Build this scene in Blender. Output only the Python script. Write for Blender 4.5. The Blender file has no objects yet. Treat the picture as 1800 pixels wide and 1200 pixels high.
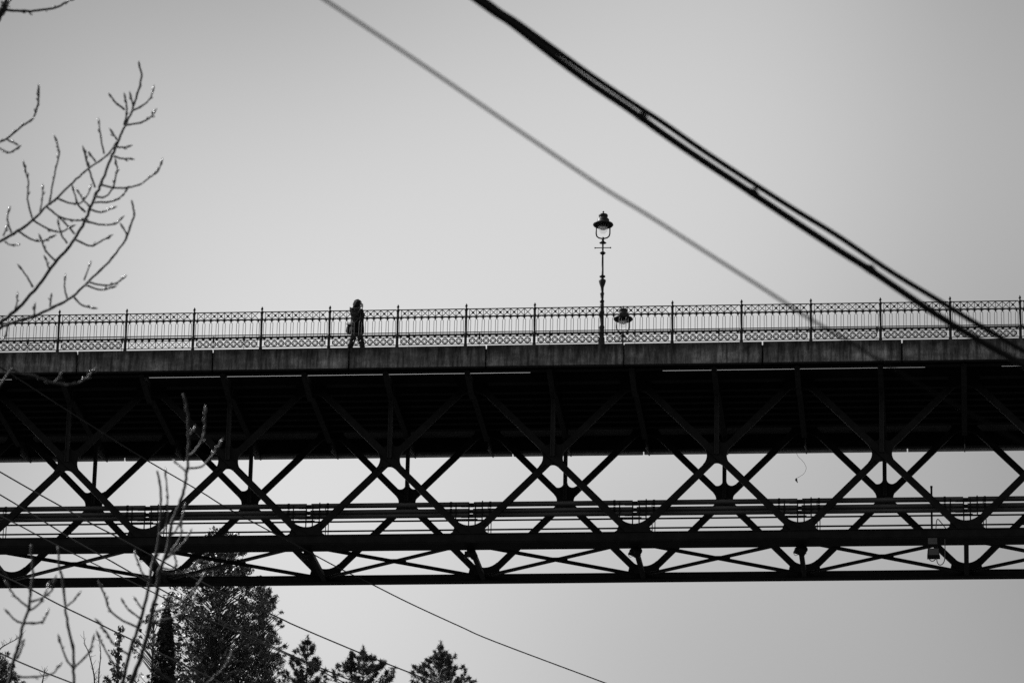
import bpy, bmesh, math, random
import numpy as np
from mathutils import Vector, Matrix
random.seed(7); rng = np.random.default_rng(7)
SC = bpy.context.scene
COL = SC.collection
R = math.radians

# ------------------------------------------------------------------ camera
ZB = 47.48                                  # height of the deck edge's underside above the river bank
CAM = Vector((10.197, -124.287, -45.877 + ZB))
YAW, PITCH, ROLL, FPX = R(5.896), R(20.466), R(1.255), 8096.3
fw = Vector((-math.sin(YAW)*math.cos(PITCH), math.cos(YAW)*math.cos(PITCH), math.sin(PITCH)))
rt0 = Vector((math.cos(YAW), math.sin(YAW), 0)); up0 = rt0.cross(fw)
rt = rt0*math.cos(ROLL) + up0*math.sin(ROLL); upv = -rt0*math.sin(ROLL) + up0*math.cos(ROLL)
cd = bpy.data.cameras.new('camera'); cam = bpy.data.objects.new('camera', cd); COL.objects.link(cam)
m = Matrix((rt, upv, -fw)).transposed().to_4x4(); m.translation = CAM; cam.matrix_world = m
cd.sensor_width = 36; cd.lens = FPX/1800*36; cd.clip_start = 0.5; cd.clip_end = 12000
cd.dof.use_dof = True; cd.dof.focus_distance = 133.0; cd.dof.aperture_fstop = 4.6; cd.dof.aperture_blades = 0
SC.camera = cam
def at(u, v, d):
    """point d metres in front of the lens that is seen in direction (u, v)"""
    return CAM + (fw + rt*((u-900)/FPX) - upv*((v-600)/FPX))*d

# ------------------------------------------------------------------ light
VIGNETTE_OFFSET = (5.3113, -25.4416, 11.6534)                             # noise offset of the vignette painted into the sky, brightest behind the bridge
SUN_EL, SUN_AZ = R(42), R(-72)             # azimuth clockwise from +Y
w = bpy.data.worlds.new('World'); SC.world = w; w.use_nodes = True
nt = w.node_tree; nt.nodes.clear()
sky = nt.nodes.new('ShaderNodeTexSky'); sky.sky_type = 'NISHITA'; sky.sun_disc = False
sky.sun_elevation = SUN_EL; sky.sun_rotation = SUN_AZ; sky.air_density = 1.0; sky.dust_density = 2.5; sky.ozone_density = 1.0
bw = nt.nodes.new('ShaderNodeRGBToBW'); bg = nt.nodes.new('ShaderNodeBackground'); bg.inputs[1].default_value = 0.10
wo = nt.nodes.new('ShaderNodeOutputWorld')
tcw = nt.nodes.new('ShaderNodeTexCoord'); mpw = nt.nodes.new('ShaderNodeMapping'); mpw.inputs['Location'].default_value = VIGNETTE_OFFSET
nzw = nt.nodes.new('ShaderNodeTexNoise'); nzw.inputs['Scale'].default_value = 4.6; nzw.inputs['Detail'].default_value = 1.0; nzw.inputs['Roughness'].default_value = .4
mrw = nt.nodes.new('ShaderNodeMapRange'); mrw.interpolation_type = 'SMOOTHSTEP'; mrw.inputs[1].default_value = .30; mrw.inputs[2].default_value = .68; mrw.inputs[3].default_value = .48; mrw.inputs[4].default_value = 1.16  # uneven sky brightness put in to imitate lens fall-off
mxw = nt.nodes.new('ShaderNodeMath'); mxw.operation = 'MULTIPLY'
nt.links.new(tcw.outputs['Generated'], mpw.inputs[0]); nt.links.new(mpw.outputs[0], nzw.inputs[0]); nt.links.new(nzw.outputs[0], mrw.inputs[0])
nt.links.new(sky.outputs[0], bw.inputs[0]); nt.links.new(bw.outputs[0], mxw.inputs[0]); nt.links.new(mrw.outputs[0], mxw.inputs[1]); nt.links.new(mxw.outputs[0], bg.inputs[0]); nt.links.new(bg.outputs[0], wo.inputs[0])
sl = bpy.data.lights.new('sun', 'SUN'); sl.energy = 3.5; sl.angle = R(0.53); sl.color = (1, 1, 1)
so = bpy.data.objects.new('sun', sl); COL.objects.link(so)
sd = Vector((math.sin(SUN_AZ)*math.cos(SUN_EL), math.cos(SUN_AZ)*math.cos(SUN_EL), math.sin(SUN_EL)))
so.rotation_euler = sd.to_track_quat('Z', 'Y').to_euler()
SC.view_settings.view_transform = 'Standard'; SC.view_settings.look = 'None'
SC.view_settings.exposure = 1.0; SC.view_settings.gamma = 1; SC.view_settings.use_curve_mapping = False
SC.render.engine = 'CYCLES'; SC.cycles.max_bounces = 6; SC.cycles.use_denoising = False

# ------------------------------------------------------------------ helpers
class MB:
    def __init__(s): s.v = []; s.f = []; s.m = []; s.mi = 0
    def add(s, vs, fs):
        b = len(s.v); s.v += [tuple(x) for x in vs]
        for f in fs: s.f.append(tuple(i+b for i in f)); s.m.append(s.mi)
    def box(s, x0, x1, y0, y1, z0, z1):
        s.add([(x0,y0,z0),(x1,y0,z0),(x1,y1,z0),(x0,y1,z0),(x0,y0,z1),(x1,y0,z1),(x1,y1,z1),(x0,y1,z1)],
              [(3,2,1,0),(4,5,6,7),(0,1,5,4),(1,2,6,5),(2,3,7,6),(3,0,4,7)])
    def bar(s, a, b, wd, dp, up=(0,1,0), wd2=None):
        """box along a-b, wd across the line, dp along up"""
        a, b = Vector(a), Vector(b); d = (b-a).normalized(); u = Vector(up); u = (u-d*u.dot(d)).normalized(); c = d.cross(u)
        w2 = wd if wd2 is None else wd2; vs = []
        for p, ww in ((a, wd), (b, w2)):
            for sx, sy in ((-1,-1),(1,-1),(1,1),(-1,1)): vs.append(p + c*(sx*ww/2) + u*(sy*dp/2))
        s.add(vs, [(3,2,1,0),(4,5,6,7),(0,1,5,4),(1,2,6,5),(2,3,7,6),(3,0,4,7)])
    def tube(s, pts, rad, n=6, cap=True):
        pts = [Vector(p) for p in pts]
        if not hasattr(rad, '__len__'): rad = [rad]*len(pts)
        b = len(s.v); ref = None
        for i, p in enumerate(pts):
            d = (pts[min(i+1, len(pts)-1)] - pts[max(i-1, 0)])
            d = d.normalized() if d.length > 1e-9 else Vector((0,0,1))
            if ref is None: ref = d.orthogonal().normalized()
            ref = (ref - d*ref.dot(d)).normalized(); c = d.cross(ref)
            for k in range(n):
                a = 2*math.pi*k/n; s.v.append(tuple(p + (ref*math.cos(a) + c*math.sin(a))*rad[i]))
        for i in range(len(pts)-1):
            for k in range(n):
                k2 = (k+1) % n; s.f.append((b+i*n+k, b+i*n+k2, b+(i+1)*n+k2, b+(i+1)*n+k)); s.m.append(s.mi)
        if cap:
            s.f.append(tuple(b+k for k in reversed(range(n)))); s.m.append(s.mi)
            s.f.append(tuple(b+(len(pts)-1)*n+k for k in range(n))); s.m.append(s.mi)
    def lathe(s, prof, n=20, c=(0,0,0), sx=1, sy=1):
        b = len(s.v)
        for z, r in prof:
            for k in range(n):
                a = 2*math.pi*k/n; s.v.append((c[0]+r*sx*math.cos(a), c[1]+r*sy*math.sin(a), c[2]+z))
        for i in range(len(prof)-1):
            for k in range(n):
                k2 = (k+1) % n; s.f.append((b+i*n+k, b+i*n+k2, b+(i+1)*n+k2, b+(i+1)*n+k)); s.m.append(s.mi)
        s.f.append(tuple(b+k for k in reversed(range(n)))); s.m.append(s.mi)
        s.f.append(tuple(b+(len(prof)-1)*n+k for k in range(n))); s.m.append(s.mi)
    def ball(s, c, r, n=8, mrings=6):
        rx, ry, rz = (r, r, r) if not hasattr(r, '__len__') else r
        pr = [(-rz*math.cos(math.pi*i/mrings), max(1e-4, math.sin(math.pi*i/mrings))) for i in range(mrings+1)]
        s.lathe(pr, n, c, rx, ry)
    def prism(s, poly, y0, y1):
        """polygon in x,z pushed through y0..y1"""
        n = len(poly); vs = [(x, y0, z) for x, z in poly] + [(x, y1, z) for x, z in poly]
        fs = [tuple(range(n)), tuple(range(2*n-1, n-1, -1))]
        for i in range(n): j = (i+1) % n; fs.append((i, i+n, j+n, j))
        s.add(vs, fs)
    def mesh(s, name, mats, smooth=False):
        me = bpy.data.meshes.new(name); me.from_pydata(s.v, [], s.f)
        for mm in (mats if isinstance(mats, (list, tuple)) else [mats]): me.materials.append(mm)
        me.polygons.foreach_set('material_index', s.m)
        bm = bmesh.new(); bm.from_mesh(me); bmesh.ops.recalc_face_normals(bm, faces=bm.faces); bm.to_mesh(me); bm.free()
        if smooth: me.polygons.foreach_set('use_smooth', [True]*len(me.polygons))
        me.update(); return me
    def build(s, name, mats, parent=None, smooth=False, loc=None):
        return put(name, s.mesh(name, mats, smooth), parent, loc)
def put(name, me, parent=None, loc=None):
    o = bpy.data.objects.new(name, me); COL.objects.link(o)
    if parent: o.parent = parent
    if loc is not None: o.location = loc
    return o
def tag(o, label, cat, group=None):
    o['label'] = label; o['category'] = cat
    if group: o['group'] = group
    return o
def thing(name, label, cat, loc=(0,0,0), group=None):
    o = bpy.data.objects.new(name, None); COL.objects.link(o); o.location = loc; o.empty_display_size = .3
    return tag(o, label, cat, group)
def smooth_path(pts, k=5):
    """Catmull-Rom through 3D points"""
    if len(pts) < 3: return [Vector(p) for p in pts]
    P = [Vector(pts[0])*2-Vector(pts[1])] + [Vector(p) for p in pts] + [Vector(pts[-1])*2-Vector(pts[-2])]; out = []
    for i in range(1, len(P)-2):
        for j in range(k):
            t = j/k; a, b, c, d = P[i-1], P[i], P[i+1], P[i+2]
            out.append(.5*((2*b)+(c-a)*t+(2*a-5*b+4*c-d)*t*t+(3*b-a-3*c+d)*t**3))
    out.append(P[-2]); return out

# ------------------------------------------------------------------ materials
def mat(name, col, rough=.6, metal=0., noise=0., scale=8., bump=0., stretch=None, spec=.5, bscale=None):
    mt = bpy.data.materials.new(name); mt.use_nodes = True; n = mt.node_tree; b = n.nodes['Principled BSDF']
    b.inputs['Roughness'].default_value = rough; b.inputs['Metallic'].default_value = metal
    b.inputs['Specular IOR Level'].default_value = spec
    b.inputs['Base Color'].default_value = (col, col, col, 1)
    if noise or bump:
        tc = n.nodes.new('ShaderNodeTexCoord'); mp = n.nodes.new('ShaderNodeMapping'); n.links.new(tc.outputs['Object'], mp.inputs[0])
        if stretch: mp.inputs['Scale'].default_value = stretch
        nz = n.nodes.new('ShaderNodeTexNoise'); nz.inputs['Scale'].default_value = scale; nz.inputs['Detail'].default_value = 6; nz.inputs['Roughness'].default_value = .62
        n.links.new(mp.outputs[0], nz.inputs[0])
        if noise:
            rp = n.nodes.new('ShaderNodeValToRGB'); lo, hi = col*(1-noise), col*(1+noise)
            rp.color_ramp.elements[0].position = .32; rp.color_ramp.elements[1].position = .68
            rp.color_ramp.elements[0].color = (lo,)*3+(1,); rp.color_ramp.elements[1].color = (hi,)*3+(1,)
            n.links.new(nz.outputs[0], rp.inputs[0]); n.links.new(rp.outputs[0], b.inputs['Base Color'])
        if bump:
            bp = n.nodes.new('ShaderNodeBump'); bp.inputs['Strength'].default_value = bump; bp.inputs['Distance'].default_value = .02
            n.links.new(nz.outputs[0], bp.inputs['Height']); n.links.new(bp.outputs[0], b.inputs['Normal'])
    return mt
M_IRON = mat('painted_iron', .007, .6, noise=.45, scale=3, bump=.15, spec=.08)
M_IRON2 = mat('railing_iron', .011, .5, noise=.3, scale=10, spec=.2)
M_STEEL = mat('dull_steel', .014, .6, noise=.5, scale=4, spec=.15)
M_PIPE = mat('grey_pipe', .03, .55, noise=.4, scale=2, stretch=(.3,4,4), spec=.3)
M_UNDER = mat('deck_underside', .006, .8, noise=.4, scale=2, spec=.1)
M_WALK = mat('walkway_concrete', .03, .85, noise=.3, scale=3, bump=.3)
M_BARK = mat('twig_bark', .016, .6, noise=.35, scale=40, bump=.3, spec=.3)
M_BUD = mat('shiny_bud', .06, .28, noise=.3, scale=60)
M_TRUNK = mat('trunk_bark', .05, .85, noise=.5, scale=9, bump=.6)
M_WIRE = mat('wire_black', .03, .5, noise=.2, scale=5)
M_CABLE = mat('rubber_cable', .007, .6, noise=.2, scale=5, spec=.08)
M_ALU = mat('weathered_cable', .005, .8, noise=.2, scale=6, spec=.05)
M_LEAF = mat('leaf', .055, .42, noise=.5, scale=1.2)
M_NEEDLE = mat('needle', .035, .55, noise=.4, scale=1.5)
M_CYP = mat('cypress_leaf', .010, .7, noise=.4, scale=3)
M_COAT = mat('black_coat', .010, .9, noise=.3, scale=30, spec=.1)
M_TROUSER = mat('dark_trousers', .012, .9, noise=.3, scale=30, spec=.1)
M_SKIN = mat('skin', .35, .5)
M_HAIR = mat('dark_hair', .008, .7, noise=.4, scale=60, spec=.1)
M_WHITE = mat('white_cloth', .75, .7)
M_LENS = mat('dark_lens', .01, .15)
def streaked():
    mt = bpy.data.materials.new('weathered_concrete'); mt.use_nodes = True; n = mt.node_tree; b = n.nodes['Principled BSDF']
    L = n.links.new; b.inputs['Roughness'].default_value = .9; b.inputs['Specular IOR Level'].default_value = .2
    tc = n.nodes.new('ShaderNodeTexCoord'); oi = n.nodes.new('ShaderNodeObjectInfo')
    ad = n.nodes.new('ShaderNodeVectorMath'); ad.operation = 'ADD'
    sc_ = n.nodes.new('ShaderNodeVectorMath'); sc_.operation = 'SCALE'; sc_.inputs[3].default_value = 37
    cb = n.nodes.new('ShaderNodeCombineXYZ'); L(oi.outputs['Random'], cb.inputs[0]); L(cb.outputs[0], sc_.inputs[0])
    L(tc.outputs['Object'], ad.inputs[0]); L(sc_.outputs[0], ad.inputs[1])
    def noise(st, s, d=6, rg=.65):
        mp = n.nodes.new('ShaderNodeMapping'); mp.inputs['Scale'].default_value = st; L(ad.outputs[0], mp.inputs[0])
        z = n.nodes.new('ShaderNodeTexNoise'); z.inputs['Scale'].default_value = s; z.inputs['Detail'].default_value = d; z.inputs['Roughness'].default_value = rg
        L(mp.outputs[0], z.inputs[0]); return z.outputs[0]
    def ramp(src, p0, p1, c0, c1):
        r = n.nodes.new('ShaderNodeValToRGB'); e = r.color_ramp.elements; e[0].position, e[1].position = p0, p1
        e[0].color = (c0,)*3+(1,); e[1].color = (c1,)*3+(1,); L(src, r.inputs[0]); return r.outputs[0]
    def mul(a, bb, f=1.):
        x = n.nodes.new('ShaderNodeMix'); x.data_type = 'RGBA'; x.blend_type = 'MULTIPLY'; x.inputs[0].default_value = f
        L(a, x.inputs[6]); L(bb, x.inputs[7]); return x.outputs[2]
    base = ramp(noise((1,1,1), 2.2), .3, .75, .13, .36)
    st = ramp(noise((1,1,.1), 7.5, 8, .7), .4, .66, .22, 1.25)
    fine = ramp(noise((1,1,.4), 26, 4), .3, .7, .6, 1.25)
    # run-off stains start at the top edge and die out downwards
    sp = n.nodes.new('ShaderNodeSeparateXYZ'); L(tc.outputs['Object'], sp.inputs[0])
    wob = n.nodes.new('ShaderNodeMath'); wob.operation = 'MULTIPLY_ADD'; wob.inputs[1].default_value = .9; L(noise((1,1,.05), 5, 5), wob.inputs[0]); L(sp.outputs[2], wob.inputs[2])
    drip = ramp(wob.outputs[0], .7, 1.02, 1.0, .3)
    patch = ramp(noise((.6,1,1.5), 1.1, 3), .42, .62, .55, 1.15)
    # darker runs beside the joints, pale lime blooms
    ex = n.nodes.new('ShaderNodeMath'); ex.operation = 'PINGPONG'; ex.inputs[1].default_value = 2.0; L(sp.outputs[0], ex.inputs[0])
    ej = n.nodes.new('ShaderNodeMath'); ej.operation = 'MULTIPLY_ADD'; ej.inputs[1].default_value = .5; L(noise((1,1,.12), 9, 4), ej.inputs[0]); L(ex.outputs[0], ej.inputs[2])
    joint = ramp(ej.outputs[0], .22, .48, .45, 1.0); bloom = ramp(noise((1,1,.5), 3.1, 7, .72), .60, .74, 1.0, 2.0)
    c = mul(mul(mul(mul(mul(mul(base, st), fine), drip), patch), joint), bloom); L(c, b.inputs['Base Color'])
    bp = n.nodes.new('ShaderNodeBump'); bp.inputs['Strength'].default_value = .4; bp.inputs['Distance'].default_value = .01
    L(noise((1,1,1), 30, 4), bp.inputs['Height']); L(bp.outputs[0], b.inputs['Normal']); return mt
M_CONC = streaked()
def glassy():
    mt = bpy.data.materials.new('frosted_glass'); mt.use_nodes = True; n = mt.node_tree; n.nodes.clear(); L = n.links.new
    o = n.nodes.new('ShaderNodeOutputMaterial'); tr = n.nodes.new('ShaderNodeBsdfTransparent'); tr.inputs[0].default_value = (.98,.98,.98,1)
    tl = n.nodes.new('ShaderNodeBsdfTranslucent'); tl.inputs[0].default_value = (.95,.95,.95,1); gl = n.nodes.new('ShaderNodeBsdfGlossy'); gl.inputs['Roughness'].default_value = .12
    m1 = n.nodes.new('ShaderNodeMixShader'); m1.inputs[0].default_value = .08; L(tr.outputs[0], m1.inputs[1]); L(tl.outputs[0], m1.inputs[2])
    m2 = n.nodes.new('ShaderNodeMixShader'); m2.inputs[0].default_value = .05; L(m1.outputs[0], m2.inputs[1]); L(gl.outputs[0], m2.inputs[2]); L(m2.outputs[0], o.inputs[0]); return mt
M_GLASS = glassy()
def milky():
    mt = bpy.data.materials.new('milky_reflector'); mt.use_nodes = True; n = mt.node_tree; n.nodes.clear(); L = n.links.new
    o = n.nodes.new('ShaderNodeOutputMaterial'); a = n.nodes.new('ShaderNodeBsdfTranslucent'); a.inputs[0].default_value = (.95,.95,.95,1); d = n.nodes.new('ShaderNodeBsdfDiffuse'); d.inputs[0].default_value = (.9,.9,.9,1)
    x = n.nodes.new('ShaderNodeMixShader'); x.inputs[0].default_value = .45; L(a.outputs[0], x.inputs[1]); L(d.outputs[0], x.inputs[2]); L(x.outputs[0], o.inputs[0]); return mt
M_BULB = milky()

# ------------------------------------------------------------------ ground
def ground():
    xs = np.concatenate([np.linspace(-4000,-160,9), np.linspace(-120,120,49), np.linspace(160,4000,9)])
    ys = np.concatenate([np.linspace(-4000,-220,8), np.linspace(-180,140,65), np.linspace(190,5000,10)])
    def h(x, y):
        t = min(1, max(0, (y-14)/44)); t = t*t*(3-2*t); d = min(1, max(0, (y-90)/500))
        return 45*t*(1-.5*d) + (.5*math.sin(x*.09)+.4*math.sin(y*.13+x*.05))*min(1, t*2) + .12*math.sin(x*.35)*math.cos(y*.3)
    vs = [(x, y, h(x, y)) for y in ys for x in xs]; nx = len(xs)
    fs = [(j*nx+i, j*nx+i+1, (j+1)*nx+i+1, (j+1)*nx+i) for j in range(len(ys)-1) for i in range(nx-1)]
    b = MB(); b.add(vs, fs); o = b.build('ground', mat('ground_scrub', .035, .95, noise=.5, scale=.35, bump=.6), smooth=True); o['kind'] = 'structure'
    return h
GH = ground()

# ------------------------------------------------------------------ bridge
X0, X1 = -23.388, 16.612
PT, TO = 4.7728, -1.562
ZC, ZT = -4.60, .255                          # chord axes; the crossing lies half way
ZX = (ZC+ZT)/2
ks = range(-4, 4)                             # crossings at TO+PT*k, nodes half a panel further
bridge = thing('steel_bridge', 'dark riveted steel lattice bridge with stained concrete edge slabs spanning the picture', 'bridge', (0,0,ZB))
# fascia panels, one mesh shared by all
def fascia_mesh():
    bm = bmesh.new(); bmesh.ops.create_cube(bm, size=1)
    bmesh.ops.scale(bm, vec=(3.962, .12, .647), verts=bm.verts); bmesh.ops.translate(bm, vec=(2, .06, .3235), verts=bm.verts)
    bmesh.ops.bevel(bm, geom=list(bm.edges), offset=.012, segments=1, affect='EDGES')
    me = bpy.data.meshes.new('fascia_panel'); bm.to_mesh(me); bm.free(); me.materials.append(M_CONC); return me
FM = fascia_mesh(); FM2 = FM.copy(); FM2.materials[0] = mat('pale_concrete', .42, .9, noise=.35, scale=2.5, stretch=(1,1,.4), bump=.3)
for k in range(10):
    o = put('fascia_panel', FM, bridge, (X0+4*k+.003*random.uniform(-1,1), random.uniform(-.006,.006), random.uniform(-.006,.006)))
    o = put('fascia_panel', FM2, bridge, (X0+.034+4*k, 7.88, random.uniform(-.006,.006)))
# drip nosing under the fascia
b = MB()
for k in range(10): b.box(X0+4*k+.03, X0+4*k+3.97, -.012, .10, -.038, -.004)
b.build('drip_edge', M_IRON, bridge)
for y0 in (.38, 7.50):
    b = MB(); b.box(X0, X1, y0, y0+.1, .02, .36); b.box(X0, X1, y0-.05, y0+.15, .362, .40); b.box(X0, X1, y0-.05, y0+.15, -.012, .018)
    b.build('edge_beam', M_IRON, bridge)
for y0, y1 in ((.13, 1.62), (6.36, 7.87)):
    b = MB()
    b.box(X0, X1, y0, y1, .46, .585)
    b.build('walkway', M_WALK, bridge)
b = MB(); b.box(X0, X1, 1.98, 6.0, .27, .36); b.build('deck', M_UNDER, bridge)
for i in range(7):
    b = MB(); y = 2.4+i*.53; b.box(X0, X1, y-.04, y+.04, .05, .268); b.box(X0, X1, y-.09, y+.09, .03, .048); b.build('stringer', M_UNDER, bridge)
for y in (3.3, 4.7):
    b = MB(); b.box(X0, X1, y-.035, y+.035, .362, .50); b.build('tram_rail', M_STEEL, bridge)
# fillet plate between two bars leaving a node
def fillet(b, c, a1, a2, h1, h2, r, y0, y1):
    d1 = Vector((math.cos(a1), math.sin(a1))); d2 = Vector((math.cos(a2), math.sin(a2)))
    n1 = Vector((-d1.y, d1.x)); n2 = Vector((d2.y, -d2.x)); c = Vector(c)
    def meet(o1, o2):
        p, q = c+n1*o1, c+n2*o2; den = d1.x*d2.y-d1.y*d2.x; t = ((q.x-p.x)*d2.y-(q.y-p.y)*d2.x)/den; return p+d1*t
    k = meet(h1+r, h2+r); t1 = k-n1*r; t2 = k-n2*r
    s1 = math.atan2(*(reversed(t1-k))); s2 = math.atan2(*(reversed(t2-k))); da = (s2-s1+math.pi) % (2*math.pi)-math.pi
    arc = [(k.x+r*math.cos(s1+da*i/10), k.y+r*math.sin(s1+da*i/10)) for i in range(11)]
    e1 = c+d1*((t1-c).dot(d1)); e2 = c+d2*((t2-c).dot(d2))
    b.prism([(c.x, c.y), (e1.x, e1.y)] + arc + [(e2.x, e2.y)], y0, y1)
AL = math.atan2(ZX-ZC, PT/2); PI = math.pi
def lattice(Y, dz, near):
    T = put('truss', None, bridge, (0, 0, dz)); zc, zt, zx = ZC, ZT, ZX; hw = .098 if near else .095
    if not near: T['label'] = 'second lattice truss on the far side of the deck'
    ya, yb = (Y-.12, Y+.53) if near else (Y-.14, Y+.14)
    b = MB(); h = .115 if near else .085; zk = zc-.035 if near else zc+.008
    if near: b.box(X0, X1, ya+.02, yb-.02, zk-.13, zk-.12)
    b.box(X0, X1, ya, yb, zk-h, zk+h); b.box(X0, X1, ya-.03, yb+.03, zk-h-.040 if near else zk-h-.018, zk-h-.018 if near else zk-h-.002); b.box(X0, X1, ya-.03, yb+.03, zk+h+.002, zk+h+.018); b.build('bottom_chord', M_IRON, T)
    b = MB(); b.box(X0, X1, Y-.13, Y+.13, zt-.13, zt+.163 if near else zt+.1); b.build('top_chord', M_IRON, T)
    dl = MB(); dl.bar((-PT/2, 0, zt-zx), (PT/2, 0, zc-zx), 2*hw, .09); dm = dl.mesh('diagonal', M_IRON)
    dl = MB(); dl.bar((-PT/2, 0, zc-zx), (PT/2, 0, zt-zx), 2*hw, .09); dm2 = dl.mesh('diagonal', M_IRON)
    vw = .07 if near else .062
    v = MB(); v.box(-vw, vw, -.02, .02, 0, zt-zx-.1); v.box(-vw+.01, -vw+.03, -.07, -.022, 0, zt-zx-.1); v.box(vw-.03, vw-.01, -.07, -.022, 0, zt-zx-.1); vm = v.mesh('vertical', M_STEEL)
    g = MB(); y0, y1 = -.03, .03
    if near:
        fillet(g, (0,0), PI-AL, PI+AL, hw, hw, .38, y0, y1); fillet(g, (0,0), -AL, AL, hw, hw, .38, y0, y1)
        fillet(g, (0,0), PI+AL, 2*PI-AL, hw, hw, .2, y0, y1)
        fillet(g, (0,0), AL, PI/2, hw, vw, .12, y0, y1); fillet(g, (0,0), PI/2, PI-AL, vw, hw, .12, y0, y1)
    else:
        fillet(g, (0,0), PI-AL, PI+AL, hw, hw, .3, y0, y1); fillet(g, (0,0), -AL, AL, hw, hw, .3, y0, y1)
        fillet(g, (0,0), PI+AL, 2*PI-AL, hw, hw, .4, y0, y1)
        fillet(g, (0,0), AL, PI/2, hw, vw, .15, y0, y1); fillet(g, (0,0), PI/2, PI-AL, vw, hw, .15, y0, y1)
    gm = g.mesh('gusset_plate', M_IRON)
    g = MB()
    fillet(g, (0,0), AL, PI-AL, hw, hw, .55 if near else .52, y0, y1); fillet(g, (0,0), 0, AL, h, hw, .12, y0, y1); fillet(g, (0,0), PI-AL, PI, hw, h, .12, y0, y1)
    g.prism([(-.56,-h+.03),(.56,-h+.03),(.56,h+.015),(.49,h+.06),(.465,h+.13),(.44,.33),(-.44,.33),(-.465,h+.13),(-.49,h+.06),(-.56,h+.015)], y0-.01, y1+.01); gb = g.mesh('gusset_plate', M_IRON)
    g = MB(); fillet(g, (0,0), PI+AL, 2*PI-AL, hw, hw, .52, y0, y1); fillet(g, (0,0), -AL, 0, hw, h, .12, y0, y1); fillet(g, (0,0), PI, PI+AL, h, hw, .12, y0, y1); gt = g.mesh('gusset_plate', M_IRON)
    for k in ks:
        x = TO+PT*k
        put('diagonal', dm, T, (x, Y-.052, zx)); put('diagonal', dm2, T, (x, Y+.05, zx))
        put('vertical', vm, T, (x, Y-.12, zx)); put('gusset_plate', gm, T, (x, Y, zx))
    for k in list(ks)+[4]:
        x = TO+PT*(k-.5); put('gusset_plate', gb, T, (x, Y, zc)); put('gusset_plate', gt, T, (x, Y, zt))
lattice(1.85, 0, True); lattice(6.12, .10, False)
# cantilever brackets, floor beams, lateral bracing
b = MB(); b.prism([(0,0)]*0 or [(-.07,-.0),(.07,-.0),(.07,.1),(-.07,.1)], 0, .01)
def yzplate(mb, poly, x0, x1):
    n = len(poly); vs = [(x0, y, z) for y, z in poly] + [(x1, y, z) for y, z in poly]
    mb.add(vs, [tuple(range(n)), tuple(range(2*n-1, n-1, -1))] + [(i, i+n, (i+1) % n+n, (i+1) % n) for i in range(n)])
b = MB(); yzplate(b, [(.14,.0),(.14,-.07),(1.7,-.36),(1.7,.25)], -.018, .018); b.bar((0,.14,-.085), (0,1.7,-.375), .16, .024, (0,0,1)); brm = b.mesh('bracket', M_STEEL)
fb = MB(); fb.box(-.02, .02, 1.98, 6.0, -.16, .02); fb.box(-.08, .08, 1.98, 6.0, -.188, -.162); fbm = fb.mesh('floor_beam', M_IRON)
fb = MB(); yzplate(fb, [(6.26,-.36),(7.86,-.07),(7.86,0),(6.26,.25)], -.018, .018); fbr = fb.mesh('bracket', M_STEEL)
st = MB(); st.bar((0,2.0,-4.74), (0,6.02,-4.52), .14, .12, (0,0,1)); stm = st.mesh('cross_strut', M_IRON)
for k2 in range(-9, 8):
    x = TO+PT*k2/2
    if not X0+.3 < x < X1-.3: continue
    put('bracket', brm, bridge, (x,0,0)); put('floor_beam', fbm, bridge, (x,0,0)); put('bracket', fbr, bridge, (x,0,0))
    if k2 % 2: put('cross_strut', stm, bridge, (x,0,0))
ba = MB(); ba.bar((-PT/2,2.02,-4.70), (PT/2,6.0,-4.45), .09, .02, (0,0,1)); ba.bar((-PT/2,2.02,-4.75), (PT/2,6.0,-4.50), .02, .08, (0,0,1)); bam = ba.mesh('lateral_brace', M_IRON)
ba = MB(); ba.bar((-PT/2,6.0,-4.425), (PT/2,2.02,-4.675), .09, .02, (0,0,1)); ba.bar((-PT/2,6.0,-4.47), (PT/2,2.02,-4.72), .02, .08, (0,0,1)); bam2 = ba.mesh('lateral_brace', M_IRON)
bp = MB(); bp.box(-.28, .28, -.16, .16, -.012, .012); bpm = bp.mesh('brace_plate', M_IRON)
for k in ks:
    x = TO+PT*k; put('lateral_brace', bam, bridge, (x,0,0)); put('lateral_brace', bam2, bridge, (x,0,0)); o = put('brace_plate', bpm, bridge, (x,4.02,-4.565)); o.rotation_euler.x = .08
# short closing plates that shut the slot below the fascia here and there
for a, c in ((-17.65,-13.55), (-2.25,1.63), (9.25,11.46)):
    b = MB(); b.box(a, c, 1.64, 1.69, .3, .5); b.build('closing_plate', M_IRON, bridge)

# ------------------------------------------------------------------ railing
RZ = ZB + .647
rail = thing('iron_railing', 'ornate black iron railing with cross lattice and ring frieze along the deck edge', 'railing', (0,.06,RZ))
NB = range(-11, 8)
prof = [(-.01,.050),(.05,.050),(.07,.042),(.30,.042),(.32,.052),(.40,.052),(.42,.037),(.84,.034),(.90,.042),(.97,.042),(1.0,.037),(1.10,.037),(1.12,.050),(1.175,.050),(1.19,.022),(1.21,.018),(1.225,.03),(1.25,.038),(1.28,.034),(1.305,.018),(1.33,.004)]
b = MB(); b.lathe(prof, 12); pm = b.mesh('post', M_IRON2, True)
for k in list(NB)+[8]:
    if k != 0: put('post', pm, rail, (2*k,0,0))
LAMP_X = 0
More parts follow.
